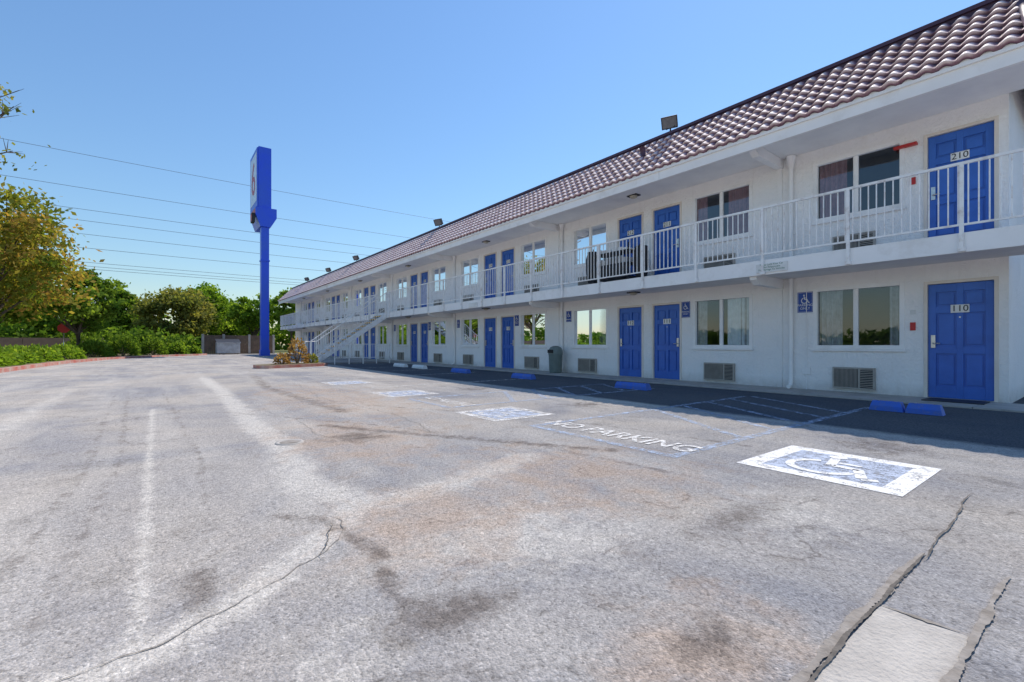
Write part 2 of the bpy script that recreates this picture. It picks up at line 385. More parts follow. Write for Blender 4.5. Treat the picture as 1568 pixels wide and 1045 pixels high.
mb=MB(); mb.lathe(1.07,5.12,[(0,.006),(.10,.006),(.105,.010),(.13,.010),(.135,.0)],CONC,20); mb.lathe(1.07,5.12,[(0,.009),(.09,.009)],TAR2,20); mb.obj('manhole_cover')

def wheelstop(y0,y1,x,mat,n=1):
    e=empty('wheel_stop'); L=(y1-y0)/n
    for i in range(n):
        m=MB(); a=y0+i*L+.01; b=y0+(i+1)*L-.01
        pr=[(-.09,0),(-.085,.07),(-.05,.14),(.05,.14),(.085,.07),(.09,0)]
        A=[(x+p,a+.03*(q/.12),.004+q) for p,q in pr]; Bq=[(x+p,b-.03*(q/.12),.004+q) for p,q in pr]
        for j in range(5): m.poly([A[j],A[j+1],Bq[j+1],Bq[j]],mat)
        m.poly(A,mat); m.poly(Bq[::-1],mat)
        for yy in (a+.1,b-.1): m.tube([(x,yy,.13),(x,yy,.150)],.014,SILV,8)
        m.obj('stop_bar_%d'%(i+1),e,.006)
wheelstop(1.49,2.35,8.7,BLUES,2); wheelstop(6.15,7.05,8.4,BLUES); wheelstop(10.0,10.95,8.4,BLUES); wheelstop(13.4,14.5,8.4,BLUES)
wheelstop(16.8,17.9,8.5,PLATE); wheelstop(18.6,19.8,8.5,PLATE)

# ------------------------------------------------------------ motel
W=11.13; Y0=1.13; YE=50.6; ZB=2.70; SOF=5.12; RX=10.9; RZ=6.54
motel=empty('motel_building')
P=7.27; B0=4.66
wins=[(2.50,3.97)]; doors=[(1.30,2.14)]; acs=[(2.91,3.62)]; bs=[B0]
dnum=[10]; k=11
for i in range(6):
    b=B0+P*i
    wins+= [(b+.64,b+2.12),(b+5.04,b+6.53)]; doors+= [(b+2.52,b+3.34),(b+3.75,b+4.58)]; acs+=[(b+1.02,b+1.80),(b+5.47,b+6.25)]
    bs.append(b+P); dnum+= [k,k+1]; k+=2
wins=[w for w in wins if w[1]<YE-.2]; bs=[b for b in bs if b<YE]
wall=MB()
for z0,z1,zf in ((0,2.42,0.03),(ZB,SOF,ZB)):
    ops=[(a,b,zf+.90,zf+2.12,'w') for a,b in wins]+[(a-.03,b+.03,zf,zf+2.07,'d') for a,b in doors]
    ops.sort(); y=Y0
    for a,b,c,d,t in ops:
        wall.poly([(W,y,z0),(W,y,z1),(W,a,z1),(W,a,z0)],STUC)
        if c>z0+.001: wall.poly([(W,a,z0),(W,a,c),(W,b,c),(W,b,z0)],STUC)
        wall.poly([(W,a,d),(W,a,z1),(W,b,z1),(W,b,d)],STUC)
        e=W+.12
        wall.poly([(W,a,c),(W,a,d),(e,a,d),(e,a,c)],STUC); wall.poly([(W,b,c),(e,b,c),(e,b,d),(W,b,d)],STUC)
        wall.poly([(W,a,d),(W,b,d),(e,b,d),(e,a,d)],STUC); wall.poly([(W,a,c),(e,a,c),(e,b,c),(W,b,c)],STUC)
        y=b
    wall.poly([(W,y,z0),(W,y,z1),(W,YE,z1),(W,YE,z0)],STUC)
wall.poly([(W,Y0,2.42),(W,Y0,2.70),(W,YE,2.70),(W,YE,2.42)],STUC)
wall.poly([(W,Y0,0),(22,Y0,0),(22,Y0,6.3),(W,Y0,6.3)],STUC)
wall.poly([(W,YE,0),(22,YE,0),(22,YE,6.3),(W,YE,6.3)],STUC)
wall.poly([(22,Y0,0),(22,YE,0),(22,YE,6.3),(22,Y0,6.3)],STUC)
wall.poly([(W,Y0,SOF),(W,Y0,6.3),(W,YE,6.3),(W,YE,SOF)],STUC)
wall.obj('walls',motel)
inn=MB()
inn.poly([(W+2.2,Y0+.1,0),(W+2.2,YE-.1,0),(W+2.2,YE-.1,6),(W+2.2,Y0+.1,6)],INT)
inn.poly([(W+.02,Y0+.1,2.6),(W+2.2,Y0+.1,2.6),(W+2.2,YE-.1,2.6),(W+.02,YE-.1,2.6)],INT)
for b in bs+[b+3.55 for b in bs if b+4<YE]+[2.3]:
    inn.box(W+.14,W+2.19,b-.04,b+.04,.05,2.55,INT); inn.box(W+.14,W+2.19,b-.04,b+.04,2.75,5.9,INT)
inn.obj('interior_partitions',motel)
rw=random.Random(4)
fr=MB(); gl=MB(); cu=MB()
def curtain(ya,yb,z0,z1,mat,x):
    n=max(6,int((yb-ya)/.018)); pv=None
    for i in range(n+1):
        y=ya+(yb-ya)*i/n; xx=x+.028*math.sin(i*1.15)+.01*math.sin(i*.37)
        if pv: cu.poly([(pv[0],pv[1],z0),(xx,y,z0),(xx,y,z1),(pv[0],pv[1],z1)],mat,True)
        pv=(xx,y)
for fl,zf in enumerate((.03,ZB)):
    for wi,(a,b) in enumerate(wins):
        c,d=zf+.90,zf+2.12; t=.045
        x0,x1=W-.018,W+.09
        fr.box(x0,x1,a-.03,a+t,c-.03,d+.03,WHITE); fr.box(x0,x1,b-t,b+.03,c-.03,d+.03,WHITE)
        fr.box(x0+.002,x1,a+t,b-t,c-.03,c+t,WHITE); fr.box(x0+.002,x1,a+t,b-t,d-t,d+.03,WHITE)
        m=(a+b)/2; fr.box(x0+.03,x1-.01,m-.03,m+.03,c+t,d-t,WHITE)
        fr.box(x0+.045,x1-.02,m+.03,m+.055,c+t,d-t,WHITE)
        fr.box(W-.05,W-.02,a-.05,b+.05,c-.075,c-.032,WHITE)
        j1,j2=rw.uniform(-.006,.006),rw.uniform(-.004,.004)
        gl.poly([(W+.05,a+t,c+t),(W+.05+j1,m,c+t),(W+.05+j1+j2*.5,m,d-t),(W+.05+j2*.5,a+t,d-t)],GLASS)
        gl.poly([(W+.065+j2,m,c+t),(W+.065,b-t,c+t),(W+.065+j1*.5,b-t,d-t),(W+.065+j2+j1*.5,m,d-t)],GLASS)
        mat=rw.choice([CURT,CURT,CURTR,CURT]); f=rw.uniform(.20,.44); L=b-a
        if fl==0 and wi==1: f=.2; curtain(a+.06,a+.62,c+.02,d,CURTW,W+.13)
        if fl==1 and wi==1: curtain(a+.06,a+.5,c+.02,d,CURTR,W+.13)
        curtain(b-L*f,b-.03,c+.02,d,mat,W+.15)
        if rw.random()<.6: curtain(a+.03,a+L*rw.uniform(.15,.42),c+.02,d,mat,W+.15)
fr.obj('window_frames',motel,.004); gl.obj('window_glass',motel); cu.obj('curtains',motel)
dm=MB()
for fl,zf in enumerate((.03,ZB)):
    for di,(a,b) in enumerate(doors):
        X=W+.055; z1=zf+2.04
        dm.box(X,X+.04,a,b,zf+.012,z1,BLUE)
        w=b-a; s=.105; mid=.09; pw=(w-2*s-mid)/2
        rows=[(zf+.22,zf+.80),(zf+.93,zf+1.52),(zf+1.64,zf+1.90)]
        px0=X-.030
        for ya,yb in ((a,a+s),(b-s,b),(a+s+pw,a+s+pw+mid)): dm.box(px0,X-.0005,ya+.0004,yb-.0004,zf+.013,z1-.001,BLUE)
        zz=[zf+.014]+[v for r in rows for v in r]+[z1-.002]
        for q in range(0,len(zz),2):
            for ya in (a+s,a+s+pw+mid): dm.box(px0+.001,X-.0006,ya,ya+pw,zz[q],zz[q+1],BLUE)
        for r in rows:
            for ya in (a+s,a+s+pw+mid): dm.box(X-.018,X-.0007,ya+.035,ya+pw-.035,r[0]+.035,r[1]-.035,BLUE)
        fx=W-.022
        dm.box(fx,W+.1,a-.055,a-.004,zf,z1+.06,CREAM); dm.box(fx,W+.1,b+.004,b+.055,zf,z1+.06,CREAM); dm.box(fx+.001,W+.1,a-.004,b+.004,z1+.006,z1+.06,CREAM)
        dm.box(W-.03,W+.06,a-.004,b+.004,zf,zf+.011,SILV)
        left = True if di%2==0 else False
        ly = b-.07 if left else a+.07
        dm.box(px0-.022,px0-.001,ly-.03,ly+.03,zf+.90,zf+1.13,SILV)
        dm.tube([(px0-.022,ly,zf+.98),(px0-.06,ly,zf+.98),(px0-.06,ly+(-.10 if left else .10),zf+.98)],.011,SILV,8)
        m=(a+b)/2
        dm.box(px0-.006,px0-.001,m-.12,m+.12,zf+1.52,zf+1.66,PLATE)
        text(str((fl+1)*100+dnum[di]),.15,(px0-.008,m,zf+1.59),WALLROT,BLACK,'room_number',motel,.001)
        dm.tube([(px0-.004,m,zf+1.44),(px0-.001,m,zf+1.44)],.012,SILV,8)
dm.obj('doors',motel,.003)
ac=MB()
for zf in (.03,ZB):
    for a,b in acs:
        z0,z1=zf+.07,zf+.50; x0=W-.07
        ac.box(x0+.02,W+.0,a,b,z0,z1,GREY)
        ac.box(x0,x0+.019,a,b,z0,z0+.03,GREY); ac.box(x0,x0+.019,a,b,z1-.03,z1,GREY)
        ac.box(x0,x0+.019,a,a+.03,z0+.03,z1-.03,GREY); ac.box(x0,x0+.019,b-.03,b,z0+.03,z1-.03,GREY)
        ac.box(x0+.012,x0+.0195,a+.03,b-.03,z0+.03,z1-.03,DARK)
        ac.box(x0-.002,x0+.011,a+.24,a+.27,z0+.03,z1-.03,GREY)
        for q in range(11):
            z=z0+.05+q*.033; ac.box(x0+.001,x0+.011,a+.03,a+.24,z,z+.012,GREY)
        q=a+.285
        while q<b-.04: ac.box(x0+.001,x0+.011,q,q+.010,z0+.03,z1-.03,GREY); q+=.022
        ac.box(W-.012,W-.0005,a-.03,b+.03,z0-.03,z0-.0005,STUC)
ac.obj('air_conditioners',motel)
st=MB()
st.box(9.84,W-.001,-.9,YE+.15,2.44,2.695,SOFF)
st.box(9.78,9.838,-.95,YE+.2,2.40,2.70,WHITE)
st.box(9.73,W-.001,.72,YE+.3,SOF,SOF+.05,SOFF)
yy=.70
while yy<YE+.35:
    y2=min(yy+6.1,YE+.35); st.box(9.66,9.728,yy+.004,y2-.004,4.97,5.25,WHITE); yy=y2
st.box(9.62,9.658,.69,YE+.36,5.17,5.262,WHITE)
st.box(9.73,W,.70,.74,4.98,5.119,WHITE)
for b in bs:
    for zt in (SOF-.001,2.439):
        x0=9.82 if zt>3 else 9.86
        pts=[(x0,zt),(x0,zt-.10),(x0+.16,zt-.2),(W,zt-.2),(W,zt)]
        A=[(x,b-.07,z) for x,z in pts]; Bq=[(x,b+.07,z) for x,z in pts]
        st.poly(A,WHITE); st.poly(Bq[::-1],WHITE)
        for j in range(len(pts)-1): st.poly([A[j+1],A[j],Bq[j],Bq[j+1]],WHITE)
    for z0,z1 in ((.03,2.24),(ZB,4.92)): st.box(W-.03,W-.001,b-.05,b+.05,z0,z1,STUC)
    y=b-.25
    st.tube([(W-.07,y,.16),(W-.07,y,2.43)],.045,WHITE,12); st.tube([(W-.07,y,2.71),(W-.07,y,4.85)],.045,WHITE,12)
    st.tube([(W-.07,y,4.84),(W-.07,y,4.98),(W-.07,y,5.11)],[.05,.075,.1],WHITE,12)
    st.tube([(W-.07,y,.17),(W-.10,y,.09),(W-.20,y,.07)],.04,WHITE,10)
    for z in (.8,1.9,3.4,4.5): st.box(W-.02,W-.001,y-.07,y+.07,z,z+.03,WHITE)
st.tube([(W-.02,4.12,.03),(W-.02,4.12,2.4)],.008,WHITE,6)
for b in bs:
    for z in (SOF-.001,2.439):
        yl=b+3.55; xl=10.5
        if yl<YE:
            st.box(xl-.1,xl+.1,yl-.16,yl+.16,z-.03,z-.001,BLACK); st.lathe(xl,yl,[(.11,z-.03),(.10,z-.06),(.06,z-.085),(.001,z-.095)],FIX,14)
st.box(W-.02,W-.001,2.31,2.39,1.25,1.40,RED); st.box(W-.02,W-.001,2.31,2.39,3.95,4.08,RED)
st.box(W-.09,W-.001,2.28,2.62,4.66,4.71,RED)
st.box(W-.012,W-.001,2.31,2.39,1.55,1.63,PLATE)
st.box(W-.03,W-.001,4.05,4.2,.35,.5,WHITE)
st.tube([(9.95,-.75,0),(9.95,-.75,2.43)],.06,WHITE,12)
st.obj('deck_and_eaves',motel,.004)
# tiles
t=Vector((RX-9.62,0,RZ-5.25)); SL=t.length; t.normalize(); n=Vector((-t.z,0,t.x))
nrow=7; rl=SL/nrow; pitch=.225; seg_=10
tv=[];tf=[];tc_=[]
cols=int((YE+.3-.75)/pitch*seg_)
rt=random.Random(3); tint=[[rt.uniform(-.16,.10) for _ in range(cols//seg_+2)] for _ in range(nrow)]
for r in range(nrow):
    base=len(tv)
    for lay in range(4):
        for j in range(cols+1):
            y=.75+j*pitch/seg_; ph=(j%seg_)/seg_
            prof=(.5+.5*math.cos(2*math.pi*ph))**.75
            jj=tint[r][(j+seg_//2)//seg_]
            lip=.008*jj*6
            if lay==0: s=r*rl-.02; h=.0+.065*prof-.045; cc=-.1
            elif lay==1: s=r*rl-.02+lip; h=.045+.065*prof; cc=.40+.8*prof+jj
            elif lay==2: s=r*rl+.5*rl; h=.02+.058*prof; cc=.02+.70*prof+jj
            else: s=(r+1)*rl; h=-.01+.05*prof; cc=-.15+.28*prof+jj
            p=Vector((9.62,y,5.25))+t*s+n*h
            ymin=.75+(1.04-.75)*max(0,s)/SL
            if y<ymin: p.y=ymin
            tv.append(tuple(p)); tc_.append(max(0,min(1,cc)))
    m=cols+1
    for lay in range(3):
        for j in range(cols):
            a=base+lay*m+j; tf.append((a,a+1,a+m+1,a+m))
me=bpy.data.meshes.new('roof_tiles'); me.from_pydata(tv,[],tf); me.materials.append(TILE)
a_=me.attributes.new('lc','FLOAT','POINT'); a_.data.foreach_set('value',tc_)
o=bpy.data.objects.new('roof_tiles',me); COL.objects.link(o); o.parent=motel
rf=MB()
rf.box(RX-.06,RX+.16,1.00,YE+.2,RZ-.08,RZ+.09,MAROON)
rf.box(RX-.10,RX-.061,.99,YE+.2,RZ+.03,RZ+.10,MAROON)
rf.poly([(9.62,.72,5.25),(22,.72,5.25),(22,1.05,RZ),(RX,1.05,RZ)],MAROON)
rf.tube([(9.6,.73,5.29),(RX,1.03,RZ+.06)],.07,MAROON,8)
rf.poly([(9.63,YE+.33,5.25),(RX,YE+.33,RZ),(22,YE+.33,RZ),(22,YE+.33,5.25)],STUC)
rf.poly([(RX+.15,1.05,RZ-.03),(22,1.05,RZ-.03),(22,YE+.33,RZ-.03),(RX+.15,YE+.33,RZ-.03)],CONC)
rf.poly([(22,.72,5.25),(22,YE+.33,5.25),(22,YE+.33,RZ),(22,1.05,RZ)],STUC)
rf.poly([(9.66,.74,5.2),(9.66,YE+.3,5.2),(W,YE+.3,5.2),(W,.74,5.2)],SOFF)
rf.tube([(10.3,7.72,6.0),(10.22,7.72,6.22)],.07,MAROON,8)
rf.obj('roof_structure',motel)
rl_=MB(); XR=9.745
def rail_run(y0,y1):
    rl_.box(XR-.022,XR+.022,y0,y1,3.73,3.77,RAIL); rl_.box(XR-.015,XR+.015,y0,y1,2.80,2.83,RAIL)
    y=y0+.05
    while y<y1-.03: rl_.box(XR-.008,XR+.008,y-.008,y+.008,2.831,3.729,RAIL); y+=.113
def post(y): 
    rl_.box(XR-.024,XR+.02,y-.024,y+.024,2.47,3.729,RAIL); rl_.box(XR-.03,XR+.034,y-.045,y+.045,2.41,2.469,RAIL)
SY0,SY1=23.9,25.15
rail_run(-.9,SY0); rail_run(SY1,YE+.1)
y=0.02
while y<YE:
    if not (SY0-.1<y<SY1+.1): post(y)
    y+=1.465
post(SY0-.03); post(SY1+.03)
rl_.box(XR,W,YE+.1,YE+.14,3.73,3.77,RAIL)
yy=XR+.1
while yy<W: rl_.box(yy-.008,yy+.008,YE+.11,YE+.13,2.7,3.729,RAIL); yy+=.113
rl_.obj('balcony_railing',motel)
stc=empty('outdoor_staircase'); sm=MB(); N=15; tr=.25; rs=2.7/N
for i in range(N-1):
    zt=2.7-rs*(i+1); x1=9.78-tr*i
    sm.box(x1-tr-.02,x1,SY0+.05,SY1-.05,zt-.05,zt,CONC)
    sm.box(x1-tr-.024,x1-tr-.0205,SY0+.05,SY1-.05,zt-.05,zt,YEL)
xb=9.78-tr*(N-1)
for y in (SY0,SY1-.05):
    A=[(9.8,y,2.70),(9.8,y,2.38),(xb-.05,y,0),(xb-.05,y,.26)]; Bq=[(a,y+.05,c) for a,_,c in A]
    sm.poly(A,RAIL); sm.poly(Bq[::-1],RAIL)
    for j in range(4): sm.poly([A[(j+1)%4],A[j],Bq[j],Bq[(j+1)%4]],RAIL)
    ym=y+.025
    sm.tube([(9.78,ym,3.75),(xb-.05,ym,1.12),(xb-.3,ym,1.12)],.022,RAIL,8)
    sm.tube([(9.78,ym,2.95),(xb-.05,ym,.34)],.014,RAIL,6)
    x=9.7
    while x>xb:
        z=2.72-(9.78-x)*rs/tr; sm.box(x-.008,x+.008,ym-.008,ym+.008,z,z+1.0,RAIL); x-=.113
    sm.box(xb-.07,xb-.03,ym-.02,ym+.02,0,1.12,RAIL); sm.box(xb-.32,xb-.28,ym-.02,ym+.02,0,1.12,RAIL)
sm.box(xb-1.0,xb-.1,SY0-.2,SY1+.2,0,.10,CONC); sm.box(xb-1.01,xb-1.001,SY0-.2,SY1+.2,.0,.10,YEL)
for x in (6.9,7.6,8.3,9.0,9.7): sm.box(x-.02,x+.02,SY0-.62,SY0-.58,0,1.0,RAIL)
for z in (.3,.98): sm.box(6.9,9.7,SY0-.615,SY0-.585,z,z+.03,RAIL)
x=7.0
while x<9.65: sm.box(x-.008,x+.008,SY0-.608,SY0-.592,.33,.98,RAIL); x+=.113
sm.obj('flight',stc)
mb=MB()
y=-1.0
while y<YE+.5:
    mb.box(9.98,W-.002,y+.005,min(y+2.4,YE+.5)-.005,0,.03,CONC); y+=2.4
mb.obj('walkway_slab',bevel=.004)
mb=MB(); mb.box(10.45,11.0,1.33,2.1,.031,.045,BLACK); mb.obj('door_mat',bevel=.004)
def psign(y0,y1,z0,z1,txt):
    e=empty('accessible_parking_sign'); m=MB(); x=W-.012
    m.box(x,W-.002,y0,y1,z0,z1,DARKB); m.box(x-.001,x-.0002,y0+.012,y1-.012,z1-.017,z1-.012,PLATE)
    for ya in (y0+.012,y1-.016): m.box(x-.001,x-.0002,ya,ya+.004,z0+.012,z1-.018,PLATE)
    m.box(x-.001,x-.0002,y0+.012,y1-.012,z0+.012,z0+.016,PLATE)
    w=y1-y0; cy=(y0+y1)/2; cz=z1-.04-w*.38
    for q in wheelchair_polys(w*.72): m.poly([(x-.002,cy-u,cz+v) for u,v in q],PLATE)
    m.obj('plate',e)
    text(txt,w*.24,(x-.002,cy,z0+(.12 if '\n' in txt else .08)),WALLROT,PLATE,'lettering',e,.0005)
psign(4.0,4.30,1.68,2.12,'PARKING\nONLY')
for i in range(3):
    b=B0+P*i
    psign(b+2.22,b+2.46,1.70,2.12,'PARKING\nONLY'); psign(b+6.62,b+6.86,1.75,2.12,'PARKING')
e=empty('notice_sign'); m=MB(); m.box(9.755,9.777,3.95,4.55,2.44,2.62,PLATE); m.obj('board',e,.003)
text('Please Lock Your Car\nNot Responsible\nFor Damage To Vehicles',.05,(9.753,4.25,2.545),WALLROT,simple('green_ink',(.02,.2,.12)),'lettering',e,.0004)
e=empty('notice_sign'); m=MB(); m.box(9.755,9.777,15.0,15.6,2.44,2.60,PLATE); m.obj('board',e,.003)
mb=MB(); mb.lathe(10.72,11.62,[(.001,.031),(.19,.031),(.21,.06),(.235,.62),(.245,.64),(.25,.68),(.245,.72),(.235,.80),(.18,.89),(.09,.93),(.001,.94)],CANM,28)
mb.box(10.46,10.50,11.5,11.74,.70,.81,DARK); mb.obj('litter_bin')
e=empty('housekeeping_cart'); m=MB(); cx,c0,c1=10.25,8.0,9.25
for x in (cx-.24,cx+.24):
    for y in (c0,c1): m.tube([(x,y,2.80),(x,y,3.72)],.016,BLACK,8); m.tube([(x-.03,y,2.745),(x+.03,y,2.745)],.04,BLACK,12)
for z in (2.82,3.18,3.52): m.box(cx-.25,cx+.25,c0,c1,z,z+.025,BLACK)
m.box(cx-.26,cx-.25,c0,c1,2.86,3.17,BLACK)
for q in range(12): m.box(cx-.262,cx-.25,c0+.05+q*.1,c0+.08+q*.1,3.2,3.52,BLACK)
m.obj('frame',e,.004)
m=MB()
for q in range(6):
    m.box(cx-.2,cx+.2,c0+.08+q*.19,c0+.23+q*.19,3.546,3.62+.03*(q%3),CURTW if q%2 else PLATE)
    m.box(cx-.2,cx+.2,c0+.08+q*.19,c0+.23+q*.19,3.206,3.36+.03*(q%2),CURTW)
m.obj('linens',e,.02)
m=MB(); m.lathe(cx,c1+.24,[(.001,2.76),(.15,2.80),(.2,3.1),(.21,3.5),(.16,3.66),(.17,3.7)],BLACK,14); m.lathe(cx,c0-.24,[(.001,2.76),(.15,2.80),(.19,3.1),(.2,3.45),(.16,3.6)],BLACK,14)
m.tube([(cx,c1,3.66),(cx,c1+.25,3.72),(cx,c1+.42,3.66)],.015,SILV,8); m.obj('bags',e)
for i,y in enumerate((7.35,20.2,32,38.5,45.2)):
    e=empty('floodlight'); m=MB(); x=RX+.05; z=RZ+.09
    m.box(x-.06,x+.06,y-.06,y+.06,z,z+.02,BLACK); m.tube([(x,y,z),(x,y,z+.16)],.02,BLACK,8)
    m.tube([(x,y-.13,z+.30),(x,y-.13,z+.16),(x,y+.13,z+.16),(x,y+.13,z+.30)],.012,BLACK,6)
    M=Matrix.Translation((x-.02,y,z+.32))@Euler((0,math.radians(-32),math.radians(24))).to_matrix().to_4x4()
    m.box(-.10,.05,-.19,.19,-.14,.14,BLACK,M); m.box(-.118,-.1005,-.205,.205,-.155,-.135,BLACK,M); m.box(-.118,-.1005,-.205,.205,.135,.155,BLACK,M)
    m.box(-.118,-.1005,-.205,-.185,-.134,.134,BLACK,M); m.box(-.118,-.1005,.185,.205,-.134,.134,BLACK,M)
    m.box(-.106,-.1005,-.184,.184,-.133,.133,LENS,M)
    for q in range(5): m.box(.0501,.09,-.15+q*.07,-.14+q*.07,-.12,.12,BLACK,M)
    m.obj('lamp_head',e)
# ------------------------------------------------------------ pylon sign
e=empty('pylon_sign'); m=MB(); sx,sy=7.3,44.3
m.box(sx-.30,sx+.30,sy-.3,sy+.3,0,12.4,SIGNB)
m.box(sx-.36,sx+.36,sy-.36,sy+.36,0,.5,SIGNB)
m.box(sx-.35,sx+.35,sy-.35,sy+.35,8.0,8.12,SIGNB)
m.box(sx-.62,sx-.52,sy-.35,sy+3.2,12.55,17.5,SIGNB)
m.box(sx-.515,sx+.45,sy-.4,sy+3.25,12.5,17.6,SIGNB)
A=[(sx-.75,10.9+1.0),(sx-.75,12.48),(sx+.85,12.48),(sx+.85,11.7),(sx+.4,10.9),(sx-.4,10.9)]
for y in (sy-.5,sy+2.2): m.poly([(a,y,b) for a,b in A],SIGNB)
for j in range(6):
    a,b=A[j],A[(j+1)%6]; m.poly([(a[0],sy-.5,a[1]),(b[0],sy-.5,b[1]),(b[0],sy+2.2,b[1]),(a[0],sy+2.2,a[1])],SIGNB)
m.obj('pole_and_cabinet',e)
m=MB(); m.box(sx-.63,sx-.622,sy-.1,sy+2.95,13.1,17.2,simple('sign_face',(.70,.76,.88),(.62,.70,.85),1,.3)); m.box(sx-.765,sx-.752,sy-.3,sy+2.0,11.95,12.4,RED)
m.box(sx-1.0,sx-.77,sy-.35,sy+.4,11.2,11.95,BLACK); m.box(sx-1.02,sx-1.001,sy-.3,sy+.35,11.3,11.85,RED)
m.obj('sign_face',e)
text('6',3.9,(sx-.64,sy+1.45,15.1),WALLROT,RED,'numeral',e,.004)

# ------------------------------------------------------------ landscape
kerb=[(-7.5,-15),(-5.4,8),(-4.5,20),(-4.1,27),(-3.6,33),(-2.4,39.5),(0,45),(2.9,48.3),(3.6,50)]
mb=MB()
def off(pts,d):
    o=[]
    for i,p in enumerate(pts):
        a=Vector(pts[max(i-1,0)]);b=Vector(pts[min(i+1,len(pts)-1)]);t_=(b-a).normalized()
        o.append((p[0]-t_.y*d,p[1]+t_.x*d))
    return o
k0,k1=kerb,off(kerb,.16)
for i in range(len(kerb)-1):
    mb.poly([(*k0[i],0),(*k0[i+1],0),(*k0[i+1],.14),(*k0[i],.14)],KERBR)
    mb.poly([(*k0[i],.14),(*k0[i+1],.14),(*k1[i+1],.14),(*k1[i],.14)],KERBR)
mb.obj('kerb')
mb=MB(); k2=off(kerb,.155)
mb.poly([(*p,.12) for p in k2]+[(3.4,54,.12),(-80,54,.12),(-80,-15,.12)],DIRT); mb.obj('planting_bed')
mb=MB(); mb.poly([(-500,53.9,.02),(500,57.5,.02),(500,560,.02),(-500,560,.02)],GRASS); mb.obj('grass_field')
mb=MB(); isl=[(3.2,21.2),(3.6,20.9),(6.0,21.9),(6.3,22.4),(6.1,23.4),(4.4,23.2),(3.2,22.0)]
n_=len(isl)
for i in range(n_):
    a,b=isl[i],isl[(i+1)%n_]; mb.poly([(*a,0),(*b,0),(*b,.13),(*a,.13)],KERBR)
mb.poly([(*p,.13) for p in isl],DIRT); mb.obj('planter_island')

def leafmesh(name,C,col,size,mat,parent=None,seed=0,long=1.5):
    r=np.random.default_rng(seed); n=len(C)
    a=r.normal(size=(n,3)); a/=np.linalg.norm(a,axis=1)[:,None]
    b=r.normal(size=(n,3)); b-= (b*a).sum(1)[:,None]*a; b/=np.linalg.norm(b,axis=1)[:,None]
    s=size*r.uniform(.6,1.3,(n,1)); a*=s*long*.5; b*=s*.5
    V=np.stack([C-a,C+b*.9-a*.1,C+a,C-b*.9-a*.1],1).reshape(-1,3)
    F=np.arange(n*4)
    me=bpy.data.meshes.new(name); me.vertices.add(n*4); me.vertices.foreach_set('co',V.ravel())
    me.loops.add(n*4); me.loops.foreach_set('vertex_index',F); me.polygons.add(n)
    me.polygons.foreach_set('loop_start',np.arange(n)*4); me.polygons.foreach_set('loop_total',np.full(n,4))
    me.update(calc_edges=True); me.materials.append(mat)
    at=me.attributes.new('lc','FLOAT','POINT'); at.data.foreach_set('value',np.repeat(np.clip(col,0,1),4))
    o=bpy.data.objects.new(name,me); COL.objects.link(o)
    if parent: o.parent=parent
    return o
LG=m_leaf('leaf_green',[(.06,.115,.02),(.12,.19,.03),(.22,.30,.05)])
LY=m_leaf('leaf_autumn',[(.10,.15,.025),(.23,.23,.05),(.38,.23,.07)])
LO=m_leaf('leaf_olive',[(.08,.10,.03),(.17,.18,.055),(.28,.25,.08)])
LB=m_leaf('leaf_bright',[(.085,.16,.022),(.16,.255,.035),(.29,.37,.06)])
LR=m_leaf('leaf_rust',[(.14,.10,.04),(.32,.18,.08),(.42,.30,.16)])
def tree(name,x,y,h,rx,rz,mat,nc=45,per=260,ls=.2,seed=1,lean=(0,0),tr=.16,cs=1.0):
    r=np.random.default_rng(seed); e=empty(name)
    cz=h-rz; cx,cy=x+lean[0],y+lean[1]
    d=r.normal(size=(nc,3)); d/=np.linalg.norm(d,axis=1)[:,None]
    rad=r.uniform(.3,1.0,(nc,1))**.6
    cen=np.array([cx,cy,cz])+d*rad*np.array([rx*.85,rx*.85,rz*.88])
    C=[];K=[]
    for c in cen:
        s=rx*r.uniform(.10,.24)*cs; k=int(per*r.uniform(.5,1.4))
        q=r.normal(size=(k,3))*s*np.array([1,1,.6])*.72
        C.append(c+q); K.append(np.clip(.5+r.uniform(-.32,.32)+r.normal(size=k)*.15+q[:,2]/s*.08,0,1))
    C=np.concatenate(C);K=np.concatenate(K)
    keep=C[:,2]>.3; leafmesh('foliage',C[keep],K[keep],ls,mat,e,seed)
    m=MB(); rr=random.Random(seed); th=max(.8,(cz-rz)*.9+.4)
    top=Vector((x+lean[0]*.3,y+lean[1]*.3,th)); m.tube([(x,y,0),(x+.05,y,th*.5),tuple(top)],[tr*1.25,tr,tr*.85],BARK,10)
    for c in list(cen)[:18 if cs==1 else 60]:
        c=Vector(c); mid=top.lerp(c,.5)+Vector((rr.uniform(-.3,.3),rr.uniform(-.3,.3),rr.uniform(0,.5)))
        m.tube([tuple(top),tuple(mid),tuple(c)],[tr*.5,tr*.28,tr*.08],BARK,6)
        if cs!=1:
            for _ in range(4):
                q=c+Vector((rr.uniform(-.5,.5),rr.uniform(-.5,.5),rr.uniform(-.2,.4))); m.tube([tuple(mid.lerp(c,.7)),tuple(q)],[.014,.004],BARK,4)
    m.obj('trunk_and_limbs',e); return e
tree('autumn_tree',-7.0,35.5,10.0,4.5,4.1,LY,95,130,.18,11)
tree('green_tree',-4.2,42.5,6.6,2.6,2.6,LG,45,170,.19,12)
tree('green_tree',-9,46,8.5,4,3.4,LG,50,170,.24,13)
tree('sparse_tree',-5.1,21.4,9.3,3.0,1.7,LO,40,30,.10,14,tr=.12,cs=.7)
tree('olive_tree',1.6,67,7.6,4.2,3.2,LO,60,190,.28,15)
tree('green_tree',5.0,73,9.5,3.6,3.8,LB,50,160,.3,16)
tree('green_tree',-3.5,77,8.2,3.2,3.2,LG,40,160,.3,17)
tree('green_tree',10.2,69,8.0,3.0,3.2,LB,45,160,.28,18)
